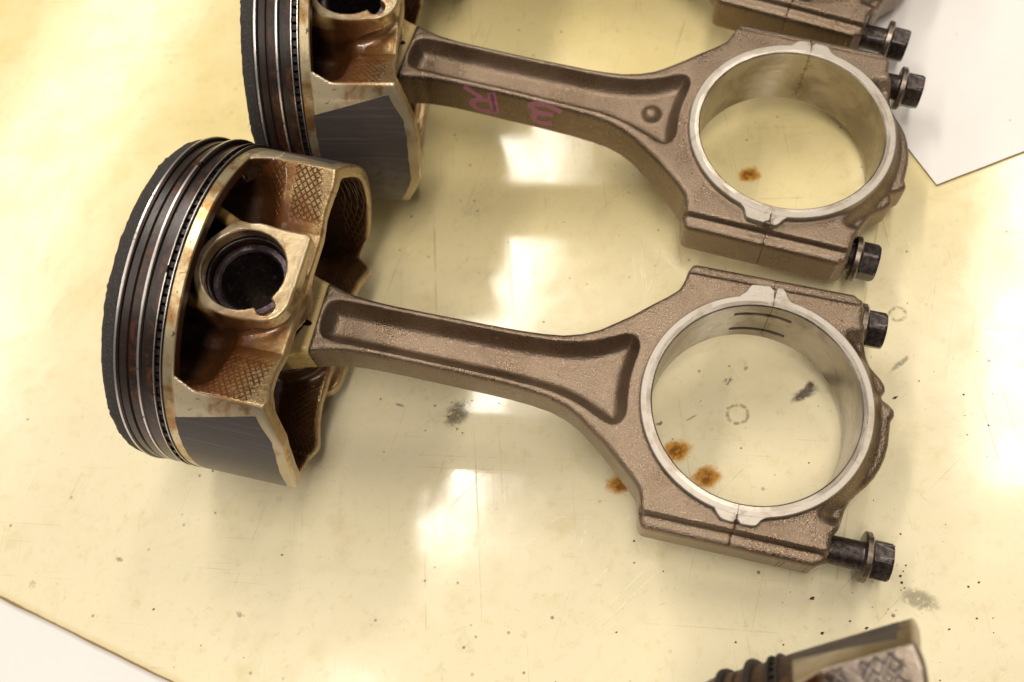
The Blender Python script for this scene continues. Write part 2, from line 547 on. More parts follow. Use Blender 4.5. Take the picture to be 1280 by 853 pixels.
def mat_piston(hatch_period=1.35, name="varnished_alloy", coarse=False):
    k = NT(name)
    r = k.math('SQRT', k.math('ADD', k.math('MULTIPLY', k.y, k.y), k.math('MULTIPLY', k.z, k.z)))
    az = k.math('ABSOLUTE', k.z)
    inner = k.attr("inner")
    hatch = k.attr("hatch")
    n1 = k.noise(.10, 5, .6, dist=.5)
    n2 = k.noise(.5, 5, .65)
    n3 = k.noise(3.0, 3, .6)
    bare = k.mix(n2, (.34, .22, .095), (.50, .37, .20))
    tan = k.mix(n1, (.20, .080, .020), (.35, .18, .055))
    brown = k.mix(n2, (.065, .020, .006), (.19, .065, .016))
    black = (.012, .008, .006)
    # baked oil: heavy by the hot crown, thin towards the open end
    bx = k.math('ADD', k.math('MULTIPLY', k.x, -.070), .58)
    st = k.math('ADD', bx, k.math('MULTIPLY', k.math('SUBTRACT', n1, .5), 1.7))
    st = k.math('ADD', st, k.math('MULTIPLY', k.math('SUBTRACT', n2, .5), .5))
    lowv = k.math('MULTIPLY', k.step(az, 30.5, 23.0), .45)
    st = k.math('ADD', st, lowv)
    col = k.mix(k.step(st, .0, .40), bare, tan)
    col = k.mix(k.step(st, .30, .80), col, brown)
    col = k.mix(k.math('MULTIPLY', k.step(st, 1.1, 1.7), .7), col, black)
    ribs = k.math('MULTIPLY', k.step(az, 28.5, 30.5), k.math('MULTIPLY', k.step(k.x, -3.0, -6.0), k.step(k.math('ABSOLUTE', k.y), 21.0, 19.0)))
    col = k.mix(k.math('MULTIPLY', ribs, .75), col, (.48, .30, .11))
    # machined boss face stays bare except for flushes of colour
    face = k.step(az, 34.0, 34.3)
    fcol = k.mix(k.step(n1, .46, .70), (.48, .38, .23), (.26, .14, .05))
    fcol = k.mix(k.math('MULTIPLY', k.step(n3, .5, .7), .35), fcol, (.40, .27, .14))
    col = k.mix(face, col, fcol)
    # turned outer skin
    skin = k.step(r, 46.75, 46.95)
    sk1, sk2 = ((.30, .23, .13), (.20, .10, .03)) if coarse else ((.44, .36, .23), (.24, .11, .03))  # coarse copy: shade on the loose piston put into a darker skin colour
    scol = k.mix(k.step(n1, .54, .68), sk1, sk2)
    fl = k.math('MULTIPLY', k.step(k.noise(.42, 4, .7, dist=1.2), .63, .68), k.step(k.x, 6.0, -2.0))
    scol = k.mix(k.math('MULTIPLY', fl, .9), scol, (.03, .022, .015))
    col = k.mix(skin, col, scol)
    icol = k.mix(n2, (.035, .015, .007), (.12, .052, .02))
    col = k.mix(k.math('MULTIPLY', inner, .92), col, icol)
    # knurled lattice: grooves of the casting mould, brown where the oil sits
    def lines(sg):
        u = k.math('ADD', k.math('MULTIPLY', k.x, .80 if sg > 0 else .66), k.math('MULTIPLY', k.y, sg * (.60 if sg > 0 else .75)))
        f = k.math('FRACT', k.math('DIVIDE', k.math('ADD', u, 500.0), hatch_period))
        f = k.math('ABSOLUTE', k.math('SUBTRACT', f, .5))
        return k.step(f, .28, .44)
    gro = k.math('MAXIMUM', lines(1), lines(-1))
    gro = k.math('MULTIPLY', gro, hatch)
    gro = k.math('MULTIPLY', gro, k.step(k.math('ADD', n2, k.math('MULTIPLY', n3, .3)), .46, .66))
    blot = k.step(k.noise(.22, 6, .72, dist=1.0), .52, .64)
    col = k.mix(k.math('MULTIPLY', k.math('MULTIPLY', blot, k.math('SUBTRACT', 1.0, k.math('MAXIMUM', skin, face))), .6), col, (.13, .042, .010))
    col = k.mix(k.math('MULTIPLY', gro, .85), col, (.13, .045, .012))
    if coarse:
        wall = k.math('MULTIPLY', k.step(az, 20.0, 23.0), k.math('MULTIPLY', k.step(k.x, -3.0, 0.0), k.math('SUBTRACT', 1.0, skin)))
        col = k.mix(k.math('MULTIPLY', wall, .8), col, (.22, .185, .16))
        col = k.mix(k.math('MULTIPLY', hatch, k.step(n1, .38, .56)), col, (.06, .045, .038))
        col = k.mix(k.math('MULTIPLY', gro, .5), col, (.40, .34, .29))
    h = k.math('SUBTRACT', k.math('MULTIPLY', n3, .10), gro)
    nrm = k.bump(h, .8, .0004)
    nrm = k.bump(k.math('MULTIPLY', n2, k.math('SUBTRACT', 1.0, skin)), .35, .0005, nrm)
    rough = k.math('ADD', .20, k.math('MULTIPLY', n2, .24))
    metal = k.lerp(st, .0, .8, .80, .15)
    return k.out(col=col, rough=rough, metal=metal, normal=nrm, coat=k.lerp(st, .0, .8, .15, 1.0), coatr=.07)


def mat_belt():
    k = NT("carboned_ring_lands")
    n1 = k.noise(.25, 5, .6)
    n2 = k.noise(1.3, 5, .7)
    r = k.math('SQRT', k.math('ADD', k.math('MULTIPLY', k.y, k.y), k.math('MULTIPLY', k.z, k.z)))
    carbon = k.mix(n2, (.010, .008, .007), (.050, .040, .036))
    gold = k.mix(k.step(k.noise(.12, 4, .6), .42, .66), (.64, .53, .33), (.36, .19, .06))
    brown = k.mix(k.step(k.noise(.3, 5, .7, dist=.6), .42, .66), (.016, .008, .006), (.085, .028, .010))
    dk = k.mix(n1, (.012, .008, .007), (.035, .021, .016))
    rp = k.n.new("ShaderNodeValToRGB")
    carbon = k.mix(k.step(k.noise(2.2, 4, .7), .56, .70), carbon, (.13, .11, .10))
    col = k.mix(k.step(k.x, -25.3, -24.9), carbon, dk)
    col = k.mix(k.step(k.math('ADD', k.x, n1), -20.9, -20.3), col, brown)
    col = k.mix(k.step(k.x, -18.2, -17.8), col, (.016, .010, .008))
    col = k.mix(k.step(k.math('ADD', k.x, n1), -15.9, -15.2), col, brown)
    col = k.mix(k.step(k.x, -11.6, -11.3), col, gold)
    fl = k.math('MULTIPLY', k.step(k.noise(.6, 4, .7, dist=1.0), .62, .67), .9)
    col = k.mix(fl, col, (.02, .014, .01))
    groove = k.step(r, 46.7, 46.2)
    col = k.mix(groove, col, (.035, .014, .007))
    metal = k.math('MULTIPLY', k.step(k.x, -11.6, -11.3), k.math('SUBTRACT', .8, k.math('MULTIPLY', groove, .8)))
    crown = k.step(k.x, -25.0, -25.4)
    hh = k.math('ADD', k.math('MULTIPLY', n2, k.math('ADD', .25, k.math('MULTIPLY', crown, 2.2))), k.math('MULTIPLY', fl, .15))
    rough = k.math('ADD', .28, k.math('MULTIPLY', crown, .42))
    return k.out(col=col, rough=rough, metal=metal, normal=k.bump(hh, .6, .0004))


def mat_simple(name, c1, c2, rough, metal, ns=.8, bump=.2, coat=0.0):
    k = NT(name)
    n = k.noise(ns, 5, .65)
    return k.out(col=k.mix(k.step(n, .35, .68), c1, c2), rough=k.math('ADD', rough - .06, k.math('MULTIPLY', n, .14)),
                 metal=metal, normal=k.bump(k.noise(ns * 3, 4, .6), bump, .00012), coat=coat)


def mat_ring():
    k = NT("worn_ring_steel")
    r = k.math('SQRT', k.math('ADD', k.math('MULTIPLY', k.y, k.y), k.math('MULTIPLY', k.z, k.z)))
    n = k.noise(.9, 5, .7)
    worn = k.mix(n, (.55, .50, .47), (.82, .78, .74))
    worn = k.mix(k.math('MULTIPLY', k.step(k.noise(.35, 5, .7), .58, .68), .8), worn, (.10, .07, .05))
    wm = k.step(k.attr('worn'), .45, .9)
    col = k.mix(wm, k.mix(n, (.03, .02, .016), (.10, .07, .055)), worn)
    return k.out(col=col, rough=.30, metal=.92, normal=k.bump(n, .1, .0001))


def mat_coating():
    k = NT("grey_skirt_coating")
    n = k.noise(1.0, 3, .6, vec=k.mapv(scale=(.06, 1, 1)))
    n2 = k.noise(.3, 5, .7)
    col = k.mix(n, (.046, .036, .034), (.072, .058, .054))
    wear = k.math('MAXIMUM', k.math('MULTIPLY', k.step(k.z, 13.0, 2.0), k.step(n2, .30, .6)), k.math('MULTIPLY', k.step(k.noise(1.0, 4, .7, vec=k.mapv(scale=(.03, .9, .9))), .52, .66), .5))
    col = k.mix(k.math('MULTIPLY', wear, .5), col, (.17, .14, .11))
    sp = k.step(k.voro(.45).outputs["Distance"], .08, .04)
    col = k.mix(k.math('MULTIPLY', sp, .5), col, (.03, .02, .02))
    return k.out(col=col, rough=k.math('ADD', .30, k.math('MULTIPLY', n2, .14)), metal=.0, spec=.28,
                 normal=k.bump(k.noise(1.0, 3, .6, vec=k.mapv(scale=(2.2, .05, .05))), .15, .00008))


M = {
    'yellow': mat_yellow_sheet(),
    'white': mat_white("white_laminate", (.80, .765, .735), .35),
    'paper': mat_white("white_card", (.82, .775, .735), .55),
    'edge': mat_sheet_edge(),
    'rod': mat_rod(),
    'machined': mat_machined(),
    'piston': mat_piston(),
    'piston_wide_shaded': mat_piston(2.2, "varnished_alloy_coarse_shaded", True),
    'belt': mat_belt(),
    'ring': mat_ring(),
    'coat': mat_coating(),
    'oil_steel': mat_simple("oily_dark_steel", (.030, .022, .020), (.10, .078, .068), .30, .75, .9, .3, .3),
    'flange': mat_simple("oily_flange_steel", (.10, .078, .062), (.24, .19, .15), .30, .9, .7, .2, .2),
    'pin': mat_simple("pin_steel", (.10, .075, .085), (.19, .15, .16), .25, .9, .5, .05),
    'dark': mat_simple("sooty_steel", (.012, .010, .009), (.05, .035, .03), .35, .5, 1.2, .2),
    'ring_dark': mat_simple("dark_ring", (.012, .009, .008), (.035, .024, .018), .6, 0.0, 1.2, .2),
    'lands_dark': mat_simple("dark_lands", (.02, .012, .008), (.12, .055, .025), .45, 0.2, .35, .2),
    'pink': mat_simple("pink_marker", (.36, .125, .19), (.50, .20, .29), .6, 0.0, 1.2, .1),
    'crumb': mat_simple("dirt_crumb", (.02, .014, .008), (.12, .075, .03), .7, 0.0, 2.0, .3),
}


def tag(o, label=None, cat=None, group=None, kind=None):
    if label:
        o["label"] = label
    if cat:
        o["category"] = cat
    if group:
        o["group"] = group
    if kind:
        o["kind"] = kind
    return o


# ------------------------------------------------------------------ table, sheets
def slab(name, outline, z0, z1, top, side):
    """flat slab with its own edge material, outline counter-clockwise in mm"""
    n = len(outline)
    V = [(x, y, z1) for x, y in outline] + [(x, y, z0) for x, y in outline]
    me = bpy.data.meshes.new(name)
    F = [list(range(n)), list(range(2 * n - 1, n - 1, -1))]
    for i in range(n):
        j = (i + 1) % n
        F.append([i, n + i, n + j, j])
    me.from_pydata([tuple(c * MM for c in v) for v in V], [], F)
    me.materials.append(top)
    me.materials.append(side)
    for i, p in enumerate(me.polygons):
        p.material_index = 0 if i < 2 else 1
    me.update()
    o = bpy.data.objects.new(name, me)
    C.objects.link(o)
    return o


def wavy(p, q, n, amp):
    p, q = np.array(p, float), np.array(q, float)
    e = q - p
    nn = np.array([-e[1], e[0]]) / np.hypot(*e)
    out = []
    for i in range(n):
        t = i / n
        out.append(tuple(p + e * t + nn * amp * (0 if i == 0 else rng.normal())))
    return out


tab = slab("table_top", [(-900, -700), (900, -700), (900, 1300), (-900, 1300)], -26, -1.6, M['white'], M['edge'])
tag(tab, kind="structure")
edge_a, edge_b = (-330.0, 322.7), (180.0, -204.0)        # cut edge of the sheet, lower left in the photograph
ol = wavy(edge_a, edge_b, 90, .12) + [(700, -204), (700, 1100), (-330, 1100)]
ys = slab("plastic_sheet", ol, -1.6, 0.0, M['yellow'], M['edge'])
tag(ys, "large yellowed glossy plastic sheet lying under all the engine parts", "plastic sheet")
ol = wavy((141.2, 162.6), (330, 148.5), 24, .10) + [(330, 420), (141.9, 420)]
pp = slab("white_card", ol, 0.02, 0.9, M['paper'], M['edge'])
tag(pp, "white card sheet with a pointed corner lying on the yellow sheet", "card")

# ------------------------------------------------------------------ connecting rod
L = 137.73


def build_rod_meshes():
    h = .5
    x0, x1, y0, y1, z0, z1 = -156, 40, -41, 41, -13.5, 13.5
    xs, ys_, zs = np.arange(x0, x1, h), np.arange(y0, y1, h), np.arange(z0, z1 + h, h)
    X, Y = np.meshgrid(xs, ys_, indexing='ij')
    half = [(-153.5, 3.0), (-152.2, 8.0), (-148, 13.0), (-142, 15.6), (-137, 15.8), (-131, 13.6), (-127, 12.0), (-123.4, 11.0),
            (-119, 9.7), (-114.5, 8.8), (-109, 8.35), (-104, 8.2), (-94, 8.2), (-80, 8.3), (-66, 8.6), (-60, 9.0),
            (-54.5, 9.7), (-49.5, 11.2), (-45.2, 13.3), (-41.5, 16.0), (-37, 19.3), (-33, 22.8), (-28.5, 26.6), (-25.9, 29.0), (-25.0, 31.2),
            (-24.4, 35.6), (-23.4, 38.0), (-22.4, 38.5), (22.0, 38.5), (23.2, 37.6), (24.4, 37.2), (24.8, 36.4), (24.8, 30.0)]
    cap_up = [(25.3, 29.2), (26.6, 24.6), (27.7, 21.3), (29.1, 18.8), (32.4, 15.9), (33.7, 14.2), (33.9, 12.6), (33.1, 11.2), (33.3, 10.3), (35.2, 9.3), (36.9, 7.8), (37.1, 6.3), (36.3, 4.6)]
    cap_dn = [(36.5, -2.0), (36.1, -5.4), (35.2, -8.8), (34.0, -11.6), (32.4, -14.2), (30.4, -16.6), (28.6, -19.2), (27.7, -22.0), (27.3, -24.8), (26.6, -26.8), (25.6, -29.0)]
    lower = [(x, -y) for x, y in half][::-1]
    poly = half + cap_up + cap_dn + lower
    P2 = sd_poly(X, Y, poly)
    R2 = np.hypot(X, Y)
    aY = np.abs(Y)
    # half height of the forging
    H = 7.9 + 1.3 * sstep(-44, -31, X)
    H = H - 2.1 * sstep(34.0, 35.3, aY) * sstep(-26, -24, X)           # ledges along the bolt bosses
    H = H - .45 * sstep(-122.9, -123.9, X)                            # machined small end
    fr = sstep(30.6, 34.0, R2) * sstep(19, 25, X) * (1 - sstep(24, 28, aY))
    H = H - 3.4 * fr                                      # outer lip of the cap
    pocket = smooth_poly([(-122, 4.2), (-122, -4.2), (-119.5, -5.8), (-110, -5.9), (-90, -5.9), (-65, -6.2), (-54, -6.8), (-46.5, -8.6), (-41, -11.0),
                          (-37.4, -12.9), (-34.6, -12.6), (-33.2, -9.6), (-34.0, -5), (-34.4, 0), (-34.0, 5), (-33.2, 9.6), (-34.6, 12.6), (-37.4, 12.9), (-41, 11.0), (-46.5, 8.6),
                          (-54, 6.8), (-65, 6.2), (-90, 5.9), (-110, 5.9), (-119.5, 5.8)], 2)
    pk = sd_poly(X, Y, pocket)
    tp = np.clip(-(pk - .5) / 4.9, 0, 1) ** 1.25
    Hp = H - 5.5 * (1 - (1 - tp) ** 2.7)
    # parting flash and hand of the forging
    Hp = Hp + .10 * np.sin(X * .21 + 1.3) * np.sin(Y * .33)
    Z = zs[None, None, :]
    az = np.abs(Z)
    pip = np.sqrt((X[..., None] + 42.5) ** 2 + (Y[..., None] - .3) ** 2 + (Z + 2.4) ** 2) - 2.7
    F = smax(P2[..., None] + 0.035 * np.maximum(az - 2, 0) * sstep(-24, -30, X)[..., None], az - Hp[..., None], 2.1)
    F = smin(F, pip, 1.6)
    ring = np.maximum(R2 - 30.75, 0)
    F = smin(F, smax(R2[..., None] - 30.5, az - 11.3, .5), 1.0)
    tabs = np.minimum(sd_poly(X, Y, [(-8.4, 28), (-7.9, 30.4), (-7.0, 32.6), (-6.2, 33.4), (0.8, 33.9), (2.4, 33.2), (3.6, 31.2), (4.6, 29.6), (4, 27)]),
                      sd_poly(X, Y, [(-6.6, -27), (-6.4, -29.4), (-5.4, -30.8), (-4.2, -32.2), (-2.6, -32.6), (4.4, -32.6), (5.4, -32.0), (6.3, -30.2), (7.6, -29.2), (8, -27)]))
    F = smin(F, smax(tabs[..., None] + .25, az - 11.2, .5), .9)
    # bores
    F = smax(F, 28.6 - R2[..., None], .4)
    F = smax(F, 11.2 - np.hypot(X + L, Y)[..., None], .4)
    # oil squirt holes by the shoulder
    for sy in (-1, 1):
        for sz in (-1, 1):
            hole = np.sqrt((X + 24.4)[..., None] ** 2 + ((Y - sy * 33.6)[..., None] / 1.3) ** 2 + ((Z - sz * 5.8) / 2.2) ** 2) - 1.15
            F = smax(F, -hole, .3)
    # the fracture line splits body and cap
    xf = .16 * np.sin(Y * .55) + .10 * np.sin(Y * 1.3 + 1)
    d = (X - xf)[..., None]
    o = (x0, y0, z0)
    i = int((4 - x0) / h)
    j = int((-4 - x0) / h)
    body = np.maximum(F[:i], d[:i] - .14)
    cap = np.maximum(F[j:], -.14 - d[j:])
    V, Q = snets(body, o, h)
    mb = mesh_np("connecting_rod", V, Q)
    V, Q = snets(cap, (x0 + j * h, y0, z0), h)
    mc = mesh_np("bearing_cap", V, Q)
    mb.materials.append(M['rod'])
    mc.materials.append(M['rod'])
    return mb, mc


ROD, CAP = build_rod_meshes()


def tab_prism(pts, zt, ch):
    """machined boss pad beside the ring: polygon with a small chamfer on both faces"""
    P = np.asarray(pts, float)
    c = P.mean(0)
    Pi = c + (P - c) * (1 - ch / np.linalg.norm(P - c, axis=1))[:, None]
    n = len(P)
    V, Fq, F3 = [], [], []
    for z, q in ((-zt, Pi), (-zt + ch, P), (zt - ch, P), (zt, Pi)):
        V += [(x, y, z) for x, y in q]
    for k in range(3):
        for i in range(n):
            j = (i + 1) % n
            Fq.append([k * n + i, k * n + j, (k + 1) * n + j, (k + 1) * n + i])
    V += [(c[0], c[1], -zt), (c[0], c[1], zt)]
    for i in range(n):
        j = (i + 1) % n
        F3 += [[4 * n, j, i], [4 * n + 1, 3 * n + i, 3 * n + j]]
    return V, Fq, F3


def machined_half(cap):
    """half of the turned bearing seat with its pads: crisp, machined"""
    zz = [-11.65, -11.3, -10.9, -7.05, -7.0, -5.05, -5.0, 4.5, 4.55, 6.5, 6.55, 10.9, 11.3, 11.65]
    prof = [(z, 27.55 + (.35 if abs(z) > 11.5 else 0)) for z in zz] + [(11.65, 30.45), (11.4, 30.7), (8, 30.75), (-8, 30.75), (-11.4, 30.7), (-11.65, 30.45)]
    slot = np.array([i in (4, 5, 8, 9) for i in range(len(prof))])
    g = .0022
    a0, a1 = (PI + g, 2 * PI - g) if cap else (g, PI - g)
    seg = 180
    th = np.linspace(a0, a1, seg + 1)
    xx = -np.sin(th)
    ins = (np.cos(th) > 0) & (xx > -9.0 / 27.5) & (xx < 6.2 / 27.5)
    prof = np.asarray(prof, float)
    m = len(prof)
    V, Fq = [], []
    for i, t in enumerate(th):
        for j in range(m):
            rr = prof[j, 1] + (1.3 if (slot[j] and ins[i]) else 0)
            V.append((-rr * math.sin(t), rr * math.cos(t), prof[j, 0]))
    for i in range(seg):
        for j in range(m):
            k = (j + 1) % m
            Fq.append([i * m + j, i * m + k, (i + 1) * m + k, (i + 1) * m + j])
    F3 = []
    for base, fl in ((0, 0), (seg * m, 1)):
        b = len(V)
        V.append(tuple(np.mean(V[base:base + m], 0)))
        for j in range(m):
            k = (j + 1) % m
            F3.append([b, base + j, base + k] if fl else [b, base + k, base + j])
    e = .05
    if cap:
        up = [(e, 28.6), (7.2, 28.6), (4.9, 30.0), (3.8, 31.2), (2.6, 33.2), (1.6, 33.9), (e, 33.8)]
        dn = [(e, -28.6), (e, -32.7), (4.4, -32.7), (5.4, -32.1), (6.3, -30.4), (8.2, -29.2), (7.6, -28.0)]
    else:
        up = [(-e, 28.6), (-e, 33.8), (-6.2, 33.5), (-7.1, 32.7), (-7.9, 30.5), (-9.6, 29.0), (-8.6, 28.4)]
        dn = [(-e, -28.6), (-8.0, -28.2), (-6.5, -29.4), (-5.5, -30.9), (-4.3, -32.3), (-2.6, -32.7), (-e, -32.7)]
    for pts in (up, dn):
        v, q, f3 = tab_prism(smooth_poly(pts, 1), 11.6, .25)
        b = len(V)
        V += v
        Fq += [[b + i for i in f] for f in q]
        F3 += [[b + i for i in f] for f in f3]
    me = sharpen(mesh_np("machined_seat", V, Fq, F3), 28)
    me.materials.append(M['machined'])
    return me


SEAT_BODY, SEAT_CAP = machined_half(False), machined_half(True)

# ------------------------------------------------------------------ piston
XC, XB = -28.9, -8.6          # crown face and lower edge of the ring belt


def xend(Y, Z):
    """where the walls and skirts end, towards the open end of the piston"""
    a = np.abs(Y)
    xw = 13.9 + 1.7 * sstep(22, 33, a)
    xn = np.interp(Z, [-34, -30, -16, -6, 0, 6, 14, 22, 26, 32, 36], [8, 12.5, 15.2, 18.4, 20.6, 21.3, 21.4, 20.6, 18.8, 15.8, 13.5])
    xp = np.interp(Z, [-34, -30, -22, -16, -8, 0, 16, 24, 32, 36], [6, 8.5, 12.6, 13.4, 14.2, 15.0, 16.8, 16.4, 15.2, 13.5])
    sk = sstep(28.5, 35, a)
    return xw * (1 - sk) + np.where(Y < 0, xn, xp) * sk


def build_piston_mesh():
    h = .5
    x0, x1, y0, y1, z0, z1 = -18.5, 25, -49, 49, -37, 37
    xs, ys_, zs = np.arange(x0, x1, h), np.arange(y0, y1 + h, h), np.arange(z0, z1 + h, h)
    X = xs[:, None, None]
    Y = ys_[None, :, None]
    Z = zs[None, None, :]
    a, az = np.abs(Y), np.abs(Z)
    r = np.sqrt(Y ** 2 + Z ** 2)
    zw = 23.5 + 8.6 * np.clip((a - 17.5) / 16.5, 0, 1.1)
    zw = zw - 9.0 * sstep(1.5, -7.5, X) * (1 - sstep(27, 34, a))
    ae = 34.3 - .42 * np.clip(-1.8 - X, 0, 20)
    body = smax(r - 47.1, smin(az - zw, ae - a, .8), .9)
    xe = xend(Y, Z)
    body = smax(body, X - xe, .9)
    cav = smax(r - 43.4, smin(az - (zw - 4.0), ae - .5 - a, 1.5), 2.0)
    cav = smax(cav, -(X + 13.0), 3.0)
    body = smax(body, -cav, 1.0)
    # pin bosses
    d2 = np.hypot(X, Y) - 13.5

    def box(cx, cy, hx, hy, rr):
        ux, uy = np.abs(X - cx) - hx + rr, np.abs(Y - cy) - hy + rr
        return np.hypot(np.maximum(ux, 0), np.maximum(uy, 0)) + np.minimum(np.maximum(ux, uy), 0) - rr
    d2r = d2
    d2 = smin(d2, np.minimum(box(7.2, 4.5, 8.0, 8.7, 1.8), box(6.6, -3.5, 8.3, 9.8, 7.0)), 2.0)
    boss = smax(d2, az - 34.6, .9)
    boss = np.maximum(boss, 29.5 - az - .4 * np.maximum(10 - X, 0))
    boss = smin(boss, np.maximum(smax(d2r + .3, az - 33, 1.0), 12.0 - az), 1.5)
    root = smax(np.maximum(np.abs(X + 10) - 10, a - 11.5), az - 25, 2.0)
    root = np.maximum(root, 12.0 - az)
    boss = smin(boss, root, 4.0)

    def rib(p, q, w, zt0, zt1):
        p, q = np.array(p), np.array(q)
        e = q - p
        t = np.clip(((X - p[0]) * e[0] + (Y - p[1]) * e[1]) / (e @ e), 0, 1)
        dd = np.hypot(X - p[0] - t * e[0], Y - p[1] - t * e[1]) - w
        return smax(np.maximum(dd, 14.0 - az), az - (zt0 + (zt1 - zt0) * t), 2.5)
    boss = smin(boss, rib((-5.5, 12.0), (-17, 17.5), 1.9, 34.2, 32.0), 2.0)
    boss = smin(boss, rib((-7.0, -11.0), (-17, -8.0), 1.9, 34.0, 30.0), 2.0)
    F = smin(body, boss, 3.0)
    F = np.maximum(F, -np.maximum(42.3 - r, X - (XB - .3)))
    # pin bore with a lead-in, clip groove and extraction notch
    rp = np.hypot(X, Y)
    F = smax(F, 11.25 - rp + 0 * Z, .5)
    F = np.maximum(F, -np.maximum(rp - 12.0, np.abs(az - 29.4) - .7))
    notch = np.hypot(X - 8.6, Y + 8.9) - 2.5
    F = smax(F, -np.maximum(notch, 28.0 - az), .4)
    V, Q = snets(F, (x0, y0, z0), h)
    me = mesh_np("piston_body", V, Q)
    vx, vy, vz = V.T
    va, vaz, vr = np.abs(vy), np.abs(vz), np.hypot(vy, vz)
    zwv = 23.5 + 8.6 * np.clip((va - 17.5) / 16.5, 0, 1.1)
    zwv = zwv - 9.0 * sstep(1.5, -7.5, vx) * (1 - sstep(27, 34, va))
    aev = 34.3 - .42 * np.clip(-1.8 - vx, 0, 20)
    zwv = zwv + 26 * sstep(-.6, 1.6, va - aev)
    inner = sstep(46.6, 45.2, vr) * sstep(-.9, -2.4, vaz - zwv)
    inner = inner * (1 - sstep(-1.6, -.5, vx - xend(vy, vz)))
    inner = np.where((va < 15) & (vaz > 24), 0, inner)
    outer_h = sstep(19.5, 21.5, va) * (1 - sstep(33.0, 34.2, va)) * sstep(-5.0, -2.5, vx) * (1 - sstep(11.2, 12.6, vx + .10 * (va - 26)))
    outer_h = outer_h * (1 - inner) * (1 - .95 * sstep(.2, 1.0, vx) * (1 - sstep(3.4, 4.4, vx)) * (vy > 0))
    inner_h = inner * sstep(4, 7, vx) * (1 - sstep(15, 18, vx)) * sstep(12, 18, va)
    hat = np.maximum(outer_h, inner_h)
    for nm, arr in (("inner", inner), ("hatch", hat)):
        at = me.attributes.new(nm, 'FLOAT', 'POINT')
        at.data.foreach_set("value", np.asarray(arr, np.float32))
    return me


